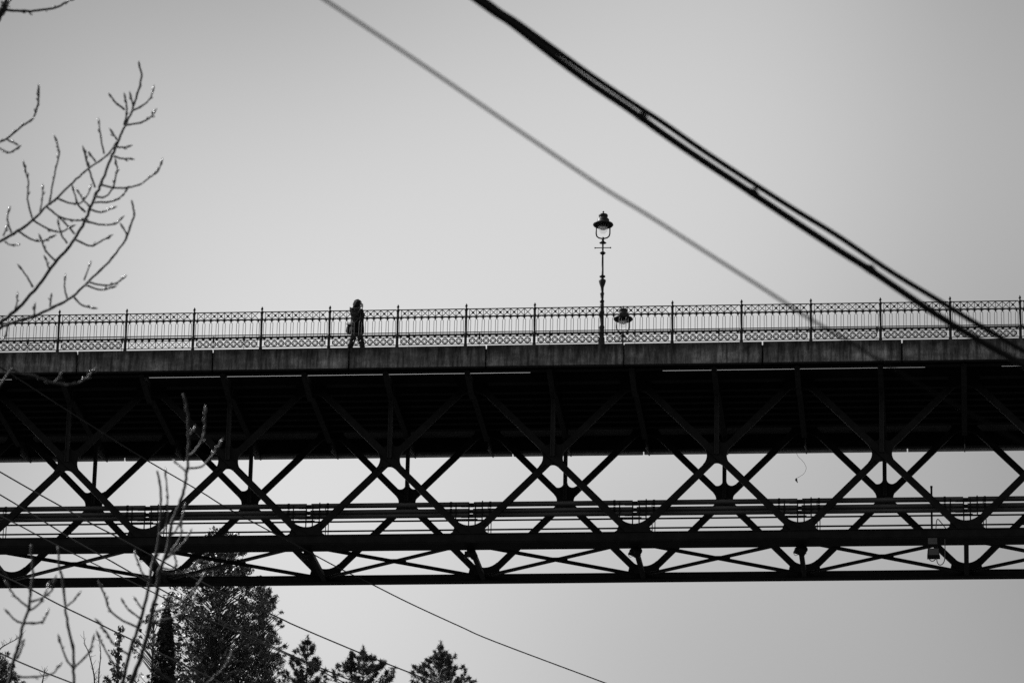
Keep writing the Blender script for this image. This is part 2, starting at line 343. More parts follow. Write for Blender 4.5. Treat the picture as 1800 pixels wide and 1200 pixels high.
# rails of one bay
b = MB()
b.box(.0,2.,-.014,.014,1.145,1.168); b.box(.0,2.,-.015,.015,.908,.940); b.box(.0,2.,-.028,.028,.345,.385)
b.box(.03,1.97,-.009,.009,.285,.305); b.box(.03,1.97,-.009,.009,.056,.074)
for x in (.1, 1.9): b.box(x-.006,x+.006,-.0085,.0085,.072,.288)
for i in range(10):
    x = .1+.2*i; b.prism([(x-.06,.346),(x+.06,.346),(x+.034,.318),(x+.014,.296),(x-.014,.296),(x-.034,.318)], -.012, .012)
RM = b.mesh('rails', M_IRON2)
def cross_mesh(h, boss, name='lattice_cross'):
    b = MB(); w_ = .1
    b.bar((-w_,-.005,-h), (w_,-.005,h), .018, .009); b.bar((-w_,.005,h), (w_,.005,-h), .018, .009)
    b.box(-w_-.008,-w_+.008,-.008,.008,-h,h)
    if boss: b.lathe([(-.012,.004),(-.01,.036),(.01,.036),(.012,.004)], 10)
    if boss:                                   # turn the boss disc to face outwards
        n = 40
        for i in range(len(b.v)-n, len(b.v)): x, y, z = b.v[i]; b.v[i] = (x, z, y)
    return b.mesh(name, M_IRON2)
CX = [cross_mesh(.105, False), cross_mesh(.105, True)]
CX2 = cross_mesh(.108, False)
def roundel():
    b = MB(); n = 16; ring = [(.082*math.cos(2*PI*i/n), 0, .082*math.sin(2*PI*i/n)) for i in range(n+1)]
    b.tube(ring, .0165, 5, False)
    for i in range(8):                         # inner petals
        a = 2*PI*(i+.5)/8; b.bar((.040*math.cos(a),0,.040*math.sin(a)), (.078*math.cos(a),0,.078*math.sin(a)), .015, .012)
    b.tube([(.040*math.cos(2*PI*i/12), 0, .040*math.sin(2*PI*i/12)) for i in range(13)], .008, 5, False)
    b.box(-.105,-.086,-.006,.006,-.008,.008); b.box(.086,.105,-.006,.006,-.008,.008)
    b.box(-.007,.007,-.006,.006,.09,.117); b.box(-.007,.007,-.006,.006,-.104,-.09)
    return b.mesh('roundel', M_IRON2)
ROM = roundel()
def hairpin():
    b = MB(); pts = [(-.036,0,.385), (-.036,0,.80)] + [(-.036*math.cos(a),0,.80+.036*math.sin(a)) for a in (PI*.2,PI*.35,PI*.5,PI*.65,PI*.8)] + [(.036,0,.80), (.036,0,.385)]
    b.tube(pts, .0085, 5); return b.mesh('baluster', M_IRON2)
HM = hairpin()
def pendant():
    b = MB(); b.lathe([(.84,.004),(.86,.02),(.875,.026),(.892,.034),(.911,.034)], 8); n = 8
    b.tube([(-.1+.065*0, 0, .0)]*0 or [(.018,0,.868),(.05,0,.896),(.1,0,.908)], .007, 4); b.tube([(-.018,0,.868),(-.05,0,.896),(-.1,0,.908)], .007, 4)
    return b.mesh('pendant', M_IRON2)
PM = pendant()
for k in NB:
    bay = put('railing_panel', RM, rail, (2*k,0,0)); repaired = (k == -7)
    if repaired: bay['label'] = 'panel whose lower frieze has crosses in place of rings'
    for i in range(9):
        x = .2+.2*i
        put('lattice_cross', CX[random.random() < .55], bay, (x,0,1.043))
        if repaired: put('lattice_cross', CX2, bay, (x,0,.18))
        else: put('roundel', ROM, bay, (x,0,.172))
    for i in range(10):
        o = put('baluster', HM, bay, (.1+.2*i,0,0)); o.rotation_euler.y = random.gauss(0,.006); put('pendant', PM, bay, (.1+.2*i,0,0))
b = MB(); b.tube([(X0,.05,.47+.0),(-10,.05,.462),(0,.05,.452),(8,.05,.448),(X1,.05,.442)], .016, 6); b.build('conduit', M_IRON2, rail)
# small cable clamps on the lower frieze
b = MB()
for x in (-16.9,-14.1,-11.4,-10.5,-8.2,-5.65,-3.6,-1.55,.92,3.35,5.6,7.9,10.2): b.box(x-.022,x+.022,.02,.06,.25,.42); b.box(x-.005,x+.005,.02,.03,-.02,.25)
b.build('cable_clamps', M_IRON2, rail)

# ------------------------------------------------------------------ street lamps
def lamp(x, y, label):
    t = thing('street_lamp', label, 'street lamp', (x, y, RZ), 'cast iron lamps on the bridge deck')
    c = 1/272.
    def P(l, kw=1.0): return [((1118-yy)/255.6, r*c*kw) for yy, r in l]
    b = MB(); b.lathe(P([(1130,23),(1118,23),(1062,22),(1055,18),(990,17),(984,20),(970,19),(962,15),(870,14),(866,18),(850,17),(844,15),(800,14),(788,13)], 1.15), 20); b.build('base', M_IRON2, t, True)
    b = MB(); b.lathe(P([(788,12),(772,16),(766,15),(760,10),(722,12),(712,15),(704,13),(698,10),(662,11),(655,13),(632,20),(612,25),(602,23),(594,10),(582,10),(578,20),(570,20),(564,8.5),(402,6),(396,13),(388,21),(380,15),(374,6),(312,6),(306,25),(299,16),(290,8),(262,8)], 1.15), 20); b.build('column', M_IRON2, t, True)
    b = MB(); zb = (1118-345)/255.6; b.tube([(-.225,0,zb),(.225,0,zb)], .014, 8); b.ball((-.225,0,zb), .024); b.ball((.225,0,zb), .024); b.build('ladder_bar', M_IRON2, t)
    z0 = (1118-270)/255.6; z1 = (1118-165)/255.6
    hoop = [(-.20,0,z1),(-.20,0,z0+.15),(-.18,0,z0+.07),(-.125,0,z0+.02),(-.05,0,z0),(.05,0,z0),(.125,0,z0+.02),(.18,0,z0+.07),(.20,0,z0+.15),(.20,0,z1)]
    b = MB(); b.tube(hoop, .021, 8); b.build('hoop', M_IRON2, t, True)
    b = MB(); b.lathe(P([(166,50),(168,76),(161,82),(154,79),(147,56),(138,50),(118,47),(112,42),(106,32),(101,31),(95,36),(84,37),(78,33),(73,17),(70,8)]), 24); r = b.build('hood', M_IRON2, t, True)
    b = MB(); b.lathe(P([(74,5),(66,4),(62,4)]), 8); b.ball((0,0,(1118-57)/255.6), .03); b.build('finial', M_IRON2, r, True)
    b = MB(); b.lathe(P([(165,38),(180,42),(195,40),(210,34),(224,23),(234,9),(236,2)]), 20) ; g = b.build('globe', M_GLASS, t, True)
    b = MB(); b.lathe(P([(166,32),(174,33),(182,31),(183,10)]), 14); b.build('bulb_holder', M_STEEL, g, True)
    b = MB(); b.lathe(P([(184,24),(187,31),(192,30),(197,20),(200,6)]), 12); b.build('bulb', M_BULB, g, True)
    return t
lamp(-.05, .12, 'near cast iron street lamp rising tall above the railing')
lamp(-.03, 7.88, 'far street lamp of which only the lantern shows behind the railing')

# ------------------------------------------------------------------ pipes and catwalk rails between the trusses
def pipe_run(z, r, y, label, gap, mt=M_PIPE):
    t = thing('service_pipe', label, 'pipe', (0, y, ZB+z), 'service pipes carried along the lower chord')
    b = MB(); b.tube([(-PT/2+gap,0,0),(PT/2-gap,0,0)], r, 12); pm_ = b.mesh('pipe_segment', mt, False)
    b = MB(); b.tube([(-.03,0,0),(.03,0,0)], r+.014, 12); cm_ = b.mesh('collar', M_IRON)
    sl_ = MB(); sl_.tube([(-.3,0,0),(.3,0,0)], r*.85, 10); sm_ = sl_.mesh('sleeve', M_IRON)
    for k in ks:
        x = TO+PT*k; s_ = put('pipe_segment', pm_, t, (x,0,0)); put('sleeve', sm_, t, (x+PT/2,0,-.02))
        for dx in (-PT/2+.55, PT/2-.6): put('collar', cm_, s_, (dx,0,0))
pipe_run(-3.447, .075, 2.25, 'upper grey service pipe, jointed over each truss node', .07)
pipe_run(-3.642, .068, 2.25, 'middle grey service pipe tight above the lowest one', .05)
pipe_run(-3.777, .066, 2.25, 'lowest grey service pipe just above the thin handrails', .05)
t = thing('catwalk_handrail', 'two thin dark handrails with pipe supports on the lower chord', 'handrail', (0,2.3,ZB))
for z in (-3.918, -4.205):
    b = MB(); b.tube([(X0,0,z),(X1,0,z)], .026, 6); b.build('rail', M_IRON, t)
b = MB()
for dx in (-.44,-.06,.13): b.tube([(dx,-.16,-4.45),(dx,-.16,-3.46)], .02, 5)
b.box(-.46,.2,-.2,-.12,-3.96,-3.93); b.tube([(.33,-.16,-3.94),(.33,-.16,-3.375)], .02, 5); b.tube([(.5,-.16,-3.63),(.5,-.16,-3.47)], .014, 5)
for dx in (.5,.58): b.tube([(dx,0,-4.45),(dx,0,-3.91)], .014, 5)
sm = b.mesh('support_frame', M_IRON)
for k in list(ks): put('support_frame', sm, t, (TO+PT*(k+.5),0,0))

# spotlights clamped below the near chord at the nodes
where = ['at the node behind the bare twigs','at the node beside the long slanting wire','at the node midway between walker and lamps','at the node straight under the street lamps','at the node below the dangling lead','at the node beside the boxed floodlight']
def spot(k, label):
    x = TO+PT*(k+.5); t = thing('spotlight', label, 'spotlight', (x, 2.3, ZB-4.83), 'spotlights below the truss nodes')
    a = random.uniform(-.5,.5)
    b = MB(); b.box(-.11,.11,-.06,.06,-.13,.02); b.bar((-.16,0,-.09), (.16,0,-.09), .03, .03); b.build('bracket', M_IRON, t)
    pr = [(-.13,.07),(-.11,.11),(.06,.125),(.10,.135),(.12,.13)]
    b = MB(); b.lathe(pr, 14); h = b.build('housing', M_IRON, t, True, (.07,-.04,-.14)); h.rotation_euler = (R(62), 0, a)
    b = MB(); b.box(-.08,.08,-.06,.06,-.08,.09); o = b.build('ballast_box', M_IRON, t, False, (-.08,.02,-.12)); o.rotation_euler = (.3, .2, a)
    b = MB(); b.tube(smooth_path([(-.14,0,-.08),(-.19,.02,-.15),(-.14,.03,-.24),(-.05,.02,-.22)]), .008, 5); b.tube([(.1,0,-.2),(.19,0,-.2)], .01, 5); b.build('lead', M_WIRE, t)
for k, lb in zip(range(-4, 2), where): spot(k, 'dark drum spotlight ' + lb)

# boxed floodlight with mast and cable loops
fx = TO+PT*2.5-1.0
k_x = TO+PT*2.5
p = thing('floodlight', 'boxed floodlight with mast and drooping cable loops at lower right', 'floodlight', (9.42, 1.75, ZB))
fxo = 0
b = MB(); b.tube([(-.03,.55,-4.42),(-.03,.55,-3.05)], .03, 8); b.tube([(-.03,.55,-3.08),(-.03,.55,-3.02)], .036, 8); b.build('mast', M_IRON, p)
b = MB(); b.box(-.14,.12,-.2,-.14,-5.02,-4.84); b.build('mounting_plate', mat('worn_plate', .04, .6, noise=.4), p)
b = MB(); b.box(-.15,-.12,-.17,.0,-5.22,-4.93); b.box(.11,.14,-.17,.0,-5.22,-4.93); b.box(-.15,.14,-.165,-.1,-5.0,-4.94); b.build('yoke', M_IRON, p)
b = MB(); b.mi = 0
b.add([(-.17,-.2,-5.38),(.20,-.2,-5.38),(.20,.1,-5.38),(-.17,.1,-5.38),(-.15,-.15,-5.13),(.12,-.15,-5.13),(.12,.08,-5.13),(-.15,.08,-5.13)],[(3,2,1,0),(4,5,6,7),(0,1,5,4),(1,2,6,5),(2,3,7,6),(3,0,4,7)]); hb = b.build('housing', M_IRON, p)
b = MB(); b.box(-.13,.16,-.215,-.202,-5.35,-5.16); b.build('lens', M_LENS, hb)
def loop(pts): b = MB(); b.tube(smooth_path(pts, 6), .014, 5); b.build('cable', M_WIRE, p)
loop([(-.15,-.05,-5.35),(-.08,-.05,-5.46),(.0,-.05,-5.48),(.09,-.05,-5.4),(.11,-.05,-5.32)])
loop([(.11,-.05,-5.2),(.11,-.05,-5.5),(.2,-.05,-5.6),(.31,-.05,-5.5),(.34,-.05,-5.2),(.34,.0,-4.8)])
loop([(.10,.5,-4.5),(.09,.5,-4.3),(.13,.5,-4.05),(.24,.5,-4.15),(.42,.5,-4.4)])

# loose lead hanging from the far deck edge
t = thing('dangling_lead', 'thin loose lead curling down with a small fitting at its end', 'cable', (0,0,0))
pts = [at(u, v, 139.5) for u, v in ((1400,796),(1403,802),(1411,810),(1416,818),(1417,824),(1413,832),(1406,837),(1400,840))]
b = MB(); b.tube(smooth_path(pts, 4), .0055, 5); b.build('lead', M_WIRE, t)
e = at(1399.5,842.5,139.5); b = MB(); b.ball(e, (.036,.036,.05)); b.tube([e, e+Vector((.04,0,-.1))], [.03,.012], 6); b.build('fitting', M_WIRE, t)
t.location = e
for c in t.children: c.location = -e

# ------------------------------------------------------------------ overhead cables and wires
def cable(name, label, cat, pts, d0, d1, r, mt, group=None, ext=300, ties=()):
    n = len(pts); u0, u1 = pts[0][0], pts[-1][0]
    (ua, va), (ub, vb) = pts[0], pts[1]; q = [(ua-ext, va-(vb-va)/(ub-ua)*ext)] + pts
    (ua, va), (ub, vb) = pts[-2], pts[-1]; q = q + [(ub+ext, vb+(vb-va)/(ub-ua)*ext)]
    D = lambda u: d0+(d1-d0)*(u-u0)/(u1-u0)
    P = smooth_path([at(u, v, D(u)) for u, v in q], 5); o = P[len(P)//2].copy()
    b = MB(); b.tube([x-o for x in P], r, 8)
    ob = b.build(name, mt, None, True, o); tag(ob, label, cat, group)
    for u, v, ln, up in ties:
        c = at(u, v, D(u)); b = MB(); dv = (at(u+10, v+6.6, D(u+10))-c).normalized()
        b.tube([c-dv*.028-o, c+dv*.028-o], r*1.18, 8); b.tube([c-o, c+upv*ln+rt*ln*.5-o], r*.5, 6); tb = b.build('cable_tie', mt, ob, True)
    return ob
G1 = 'blurred black cables in the upper right'
cable('thick_cable', 'lower and thicker of the two blurred black cables at upper right', 'cable',
  [(835,-2),(870,23),(902,44),(970,97),(1037,146),(1110,195),(1167,236),(1233,281),(1300,325),(1375,375),(1473,439),(1529,474),(1613,531),(1672,569),(1718,596),(1777,629)], 28.5, 30, .0235, M_CABLE, G1, ties=((1128,207,.03,1),(1324,340,.04,1),(1530,474,.03,1)))
cable('thin_cable', 'upper and thinner of the two blurred black cables at upper right', 'cable',
  [(846,-4),(880,21),(907,38),(970,83),(1037,131),(1113,182),(1167,217),(1233,263),(1300,307),(1391,365),(1473,415),(1567,478),(1655,531),(1707,563),(1800,617)], 28.8, 31, .0180, M_CABLE, G1)
cable('grey_cable', 'soft grey out of focus cable slanting across the sky to the railing', 'cable',
  [(571,0),(738,111),(921,236),(1057,328),(1140,379),(1250,449),(1340,506),(1425,561),(1511,611),(1539,629),(1660,701),(1790,775)], 21.5, 22.5, .0078, M_ALU)
GW = 'thin wires slanting across the bridge'
wires = [
 ('longest thin wire, running from under the deck at left to bottom middle', [(25,661),(118,721),(242,799),(350,862),(390,887),(450,920),(525,960),(600,1000),(655,1027),(721,1060),(808,1100),(870,1127),(1065,1200)], .0135, M_STEEL),
 ('thin wire from the left edge above the pipes down past the three small pines', [(0,829),(54,860),(110,891),(165,922),(200,940),(250,967),(310,999),(400,1045),(488,1084),(522,1100),(636,1148),(732,1186),(765,1199)], .015, M_WIRE),
 ('thin wire from the left edge, upper of the close pair by the leftmost pine', [(0,869),(27,885),(90,924),(125,946),(180,977),(245,1014),(295,1042),(380,1087),(476,1134),(540,1163),(592,1185),(625,1198)], .014, M_WIRE),
 ('thin wire lower of the close pair that meets by the leftmost pine', [(-20,896),(32,922),(75,945),(132,974),(200,1007),(260,1036),(294,1053),(380,1094),(476,1137),(540,1166),(585,1189),(605,1199)], .012, M_WIRE),
 ('thin wire leaving the lower chord at left and vanishing into the evergreen', [(-30,995),(50,1033),(100,1060),(173,1095),(199,1108),(247,1131),(330,1171),(390,1200)], .014, M_WIRE),
 ('short thin wire crossing the bottom left corner', [(-40,1128),(0,1147),(28,1160),(71,1178),(128,1200)], .014, M_WIRE)]
for i, (lb, pts, r, mt) in enumerate(wires): cable('overhead_wire', lb, 'wire', pts, 92-3*i, 98-3*i, r, mt, GW, 200)

# ------------------------------------------------------------------ person on the walkway
def skin(name, verts, edges, rad, mt, parent, sub=2):
    me = bpy.data.meshes.new(name); me.from_pydata(verts, edges, []); o = bpy.data.objects.new(name, me); COL.objects.link(o)
    md = o.modifiers.new('s', 'SKIN'); md.use_smooth_shade = True
    for i, r in enumerate(rad): me.skin_vertices[0].data[i].radius = r if hasattr(r, '__len__') else (r, r)
    me.skin_vertices[0].data[0].use_root = True
    o.modifiers.new('d', 'SUBSURF').levels = sub; o.modifiers['d'].render_levels = sub
    dg = bpy.context.evaluated_depsgraph_get(); nm = bpy.data.meshes.new_from_object(o.evaluated_get(dg)); nm.materials.clear(); nm.materials.append(mt)
    bpy.data.objects.remove(o); nm.polygons.foreach_set('use_smooth', [True]*len(nm.polygons))
    return put(name, nm, parent) if parent else nm
per = thing('person', 'person in a long black coat and sunglasses walking behind the railing', 'person', (-7.27,.62,ZB+.585))
per.rotation_euler.z = R(-22)
# x forward, y to the figure's left
V = [(0,0,.93),(0,0,1.08),(0,0,1.25),(.0,0,1.40),(.01,0,1.46),(.025,0,1.53),
     (0,.10,.90),(.10,.105,.50),(.19,.11,.10),(.18,.11,.05),(.32,.115,.03),
     (0,-.10,.90),(-.06,-.105,.50),(-.19,-.11,.10),(-.19,-.11,.05),(-.04,-.115,.03),
     (-.02,.20,1.37),(-.17,.25,1.12),(-.10,.27,.90),(-.085,.27,.82),
     (0,-.20,1.37),(.20,-.26,1.15),(.24,-.16,1.38),(.20,-.10,1.47)]
Ed = [(0,1),(1,2),(2,3),(3,4),(4,5),(0,6),(6,7),(7,8),(8,9),(9,10),(0,11),(11,12),(12,13),(13,14),(14,15),(3,16),(16,17),(17,18),(18,19),(3,20),(20,21),(21,22),(22,23)]
Ra = [(.15,.11),(.125,.095),(.15,.10),(.13,.085),.055,.055,.085,.06,.042,.045,.035,.085,.06,.042,.045,.035,.058,.045,.034,.03,.058,.045,.034,.03]
bodym = skin('body', V, Ed, Ra, M_SKIN, None, 1)
bb = MB()
for p_ in bodym.polygons: pass
vs = [tuple(v.co) for v in bodym.vertices]; fs = [tuple(p_.vertices) for p_ in bodym.polygons]; bb.add(vs, fs)
# head with a face
hc = Vector((.045,0,1.605)); n, mr = 20, 14; hv = []; 
for i in range(mr+1):
    ph = -PI/2+PI*i/mr
    for j in range(n):
        th = 2*PI*j/n; x = .094*math.cos(ph)*math.cos(th); y = .075*math.cos(ph)*math.sin(th); z = .115*math.sin(ph)
        if x > 0 and z < -.03: x *= 1-.25*(-z-.03)/.085; y *= 1-.35*(-z-.03)/.085
        d = math.hypot(y/.016, (z+.012)/.028)
        if x > 0: x += .026*math.exp(-d*d)*(1.2 if z < 0 else .8)          # nose
        e_ = min(math.hypot((y-s*.032)/.014, (z-.012)/.012) for s in (-1,1))
        if x > 0: x -= .009*math.exp(-e_*e_)                                # eye sockets
        mth = math.hypot(y/.024, (z+.058)/.007)
        if x > 0: x += .006*math.exp(-mth*mth)                              # lips
        hv.append(hc+Vector((x,y,z)))
bb.add(hv, [(i*n+j, i*n+(j+1) % n, (i+1)*n+(j+1) % n, (i+1)*n+j) for i in range(mr) for j in range(n)])
for s in (-1,1): bb.ball(hc+Vector((-.005,s*.076,-.005)), (.018,.009,.032))
def hand(c, d, u):
    c, d, u = Vector(c), Vector(d).normalized(), Vector(u).normalized(); s_ = d.cross(u)
    bb.tube([c-d*.01, c+d*.04, c+d*.085], [.026,.036,.033], 8)
    for q, ln in ((-.027,.062),(-.009,.074),(.009,.07),(.027,.054)):
        a = c+d*.08+s_*q; bb.tube([a, a+d*ln*.5+u*.004, a+d*ln*.8+u*.022, a+d*ln*.85+u*.04], [.0095,.009,.008,.006], 6)
    a = c+d*.02+s_*-.03; bb.tube([a, a+d*.03-s_*.025+u*.012, a+d*.06-s_*.028+u*.026], [.012,.0105,.008], 6)
hand((-.085,.27,.82), (.05,0,-1), (1,.1,0)); hand((.20,-.10,1.47), (-.35,.35,1), (-.6,.6,0))
bb.build('body', M_SKIN, per, True)
# clothes
cv = [(.0,0,.66),(0,0,.80),(0,0,.95),(0,0,1.08),(0,0,1.25),(0,0,1.39),(.005,0,1.47),(-.02,.20,1.38),(-.17,.255,1.12),(-.10,.27,.88),(0,-.20,1.38),(.20,-.265,1.15),(.25,-.16,1.38)]
ce = [(0,1),(1,2),(2,3),(3,4),(4,5),(5,6),(5,7),(7,8),(8,9),(5,10),(10,11),(11,12)]
cr = [(.25,.24),(.24,.22),(.23,.20),(.215,.18),(.235,.18),(.20,.15),.11,.12,.10,.085,.12,.105,.085]
skin('coat', cv, ce, cr, M_COAT, per)
tv = [(0,0,.92),(0,.10,.86),(.10,.105,.50),(.19,.11,.14),(0,-.10,.86),(-.06,-.105,.50),(-.19,-.11,.14)]
skin('trousers', tv, [(0,1),(1,2),(2,3),(0,4),(4,5),(5,6)], [(.15,.12),.11,.09,.075,.11,.09,.075], M_TROUSER, per)
for x, y in ((.19,.11),(-.19,-.11)):
    b = MB(); b.tube([(x-.03,y,.0+.055),(x+.05,y,.05),(x+.15,y,.035),(x+.2,y,.03)], [.055,.05,.042,.024], 10); b.tube([(x,y,.05),(x,y,.2)], [.055,.056], 10); b.build('boot', M_COAT, per, True)
# bushy hair: a cap with many short locks and a few stray ones at the back
b = MB()
b.ball(hc+Vector((-.035,0,.03)), (.112,.108,.112), 18, 12)
for i in range(190):
    a = random.uniform(.75, 2*PI-.75); el = random.uniform(-.6, 1.4); q = Vector((math.cos(a)*math.cos(el)*.105-.035, math.sin(a)*math.cos(el)*.10, math.sin(el)*.105+.03)); s0 = hc+q
    od = Vector((math.cos(a)*math.cos(el), math.sin(a)*math.cos(el), math.sin(el)))
    dn = Vector((od.x*.02, od.y*.02, -.05-.06*random.random())) if el < .7 else od*.02+Vector((-.02,0,-.01))
    b.tube(smooth_path([s0-od*.03, s0+od*.018, s0+dn*.6+od*.02, s0+dn+od*random.uniform(-.01,.025)], 2), [.024,.026,.026,.024,.02,.014,.006], 5)
for i in range(16):
    p0 = hc+Vector((-.10,random.uniform(-.07,.07),random.uniform(-.12,-.02))); b.tube(smooth_path([p0, p0+Vector((-.045,random.uniform(-.03,.03),-.03)), p0+Vector((-.075,random.uniform(-.04,.04),-.085))], 3), [.028,.028,.026,.024,.02,.014,.006], 5)
b.build('hair', M_HAIR, per, True)
b = MB()
b.prism([(0,0)]*0 or [(.12,1.60),(.145,1.60),(.15,1.635),(.12,1.637)], -.072, -.008); b.prism([(.12,1.60),(.145,1.60),(.15,1.635),(.12,1.637)], .008, .072); b.box(.128,.14,-.01,.01,1.622,1.632)
for s in (-1,1): b.bar((.13,s*.073,1.625), (.03,s*.08,1.625), .008, .005)
b.build('sunglasses', M_LENS, per)
b = MB(); b.tube(smooth_path([(-.02,-.02,1.47),(.07,-.09,1.42),(.11,0,1.40),(.07,.09,1.42),(-.02,.05,1.47)], 4), .045, 8); b.tube([(.11,0,1.38),(.13,.01,1.25),(.14,.01,1.1)], [.04,.045,.04], 8); b.build('scarf', M_COAT, per, True)
b = MB(); b.tube([(.18,-.03,1.05),(.20,-.02,.85),(.22,-.02,.72)], [.012,.012,.016], 5); b.build('belt_end', M_COAT, per)
# shoulder bag on the hip
bag = thing('shoulder_bag', 'dark shoulder bag with a white top edge at the walking person\'s back', 'bag', (-7.27,.62,ZB+.585)); bag.rotation_euler.z = R(-22)
b = MB(); b.tube([(-.22,.02,1.02),(-.25,.02,.95),(-.26,.02,.84),(-.23,.02,.77)], [.075,.10,.11,.08], 10); b.build('pouch', M_COAT, bag, True)
b = MB(); b.box(-.31,-.16,-.10,.12,1.015,1.065); b.build('flap', M_WHITE, bag)
b = MB(); b.tube(smooth_path([(-.2,.1,1.03),(-.19,.16,1.2),(-.05,.2,1.46),(.07,.1,1.42),(.17,-.12,1.2),(.1,-.22,1.0),(-.2,-.1,.98)], 4), .014, 5); b.build('strap', M_COAT, bag)

# ------------------------------------------------------------------ bare trees in front (traced limbs, each with its own depth)
RS = 1.38
def twig(parent, pts, d, r0, r1, spread, off, buds=True, name='twig'):
    r0 *= RS; r1 *= RS; pts = [pts[0]] + [(u+random.gauss(0,.9), v+random.gauss(0,.9)) for u, v in pts[1:-1]] + [pts[-1]]
    n = len(pts); dd = random.uniform(-spread, spread); P = []
    for i, (u, v) in enumerate(pts): P.append(at(u, v, d+dd*(i/(n-1))) - off)
    S = smooth_path(P, 5); k = len(S); b = MB(); nodes = []
    rad = [r0+(r1-r0)*i/(k-1) for i in range(k)]
    L = sum((S[i+1]-S[i]).length for i in range(k-1)); jit = r0*.15
    for i in range(1, k-1):                     # knobbly nodes
        rad[i] *= 1+random.choice((0,0,.0,.35,-.08))*random.random()
    S = [p + Vector((random.gauss(0,jit),)*1+(random.gauss(0,jit),random.gauss(0,jit))) if 0 < i < k-1 else p for i, p in enumerate(S)]
    b.tube(S, rad, 6)
    b.mi = 1
    if buds:
        nb = max(3, int(L/.055)); 
        for j in range(nb):
            t = j/nb; t = 1-(1-t)**1.4 if L > .3 else t
            if t < .35: continue
            i = min(k-2, int(t*(k-1))); q = S[i].lerp(S[i+1], t*(k-1)-i); dv = (S[i+1]-S[i]).normalized(); o = dv.orthogonal(); o.rotate(Matrix.Rotation(random.uniform(0,6.3),3,dv)); rr = rad[i]
            z_ = random.uniform(.45,1.0); b.tube([q+o*rr*.4, q+o*rr*1.1+dv*.012*z_, q+o*rr*(1.3+.4*z_)+dv*.028*z_, q+o*rr*(1.2+.5*z_)+dv*.046*z_], [rr*.6,.0085*z_,.0072*z_,.001], 6)
        e = S[-1]; dv = (S[-1]-S[-2]).normalized()
        b.tube([e-dv*.012, e+dv*.0, e+dv*.028, e+dv*.062], [r1, .0120, .0105, .001], 7)
    return b.build(name, [M_BARK, M_BUD], parent, True)
def bare_tree(label, base_uv, d, limbs, trunk_r, extra=None):
    top = at(*base_uv, d); g = Vector((top.x+random.uniform(-.4,.4), top.y+random.uniform(-.3,.6), 0)); g.z = GH(g.x, g.y)-.15
    t = thing('bare_tree', label, 'tree', g, 'bare budding trees in front of the bridge')
    mid = g.lerp(top, .55)+Vector((.25,.1,0)); b = MB(); P = smooth_path([g-g, mid-g, top-g], 8)
    b.tube(P, [trunk_r*(1-.72*i/(len(P)-1)) for i in range(len(P))], 10); b.build('trunk', M_TRUNK, t, True)
    for main, r0, r1, twigs in limbs:
        br = twig(t, [base_uv]*0 + main, d, r0, r1, .35, g, len(main) < 8, 'branch')
        a = at(*main[0], d); q = smooth_path([top-g, (top-g).lerp(a-g, .5)+Vector((0,0,-.08)), a-g], 5)
        b = MB(); b.tube(q, [max(r0*1.6, trunk_r*.25)+(r0-max(r0*1.6, trunk_r*.25))*i/(len(q)-1) for i in range(len(q))], 7); b.build('limb', M_BARK, br, True)
        for tw in twigs: twig(br, tw, d, max(r1, .0072), .0052, .15, g)
    return t
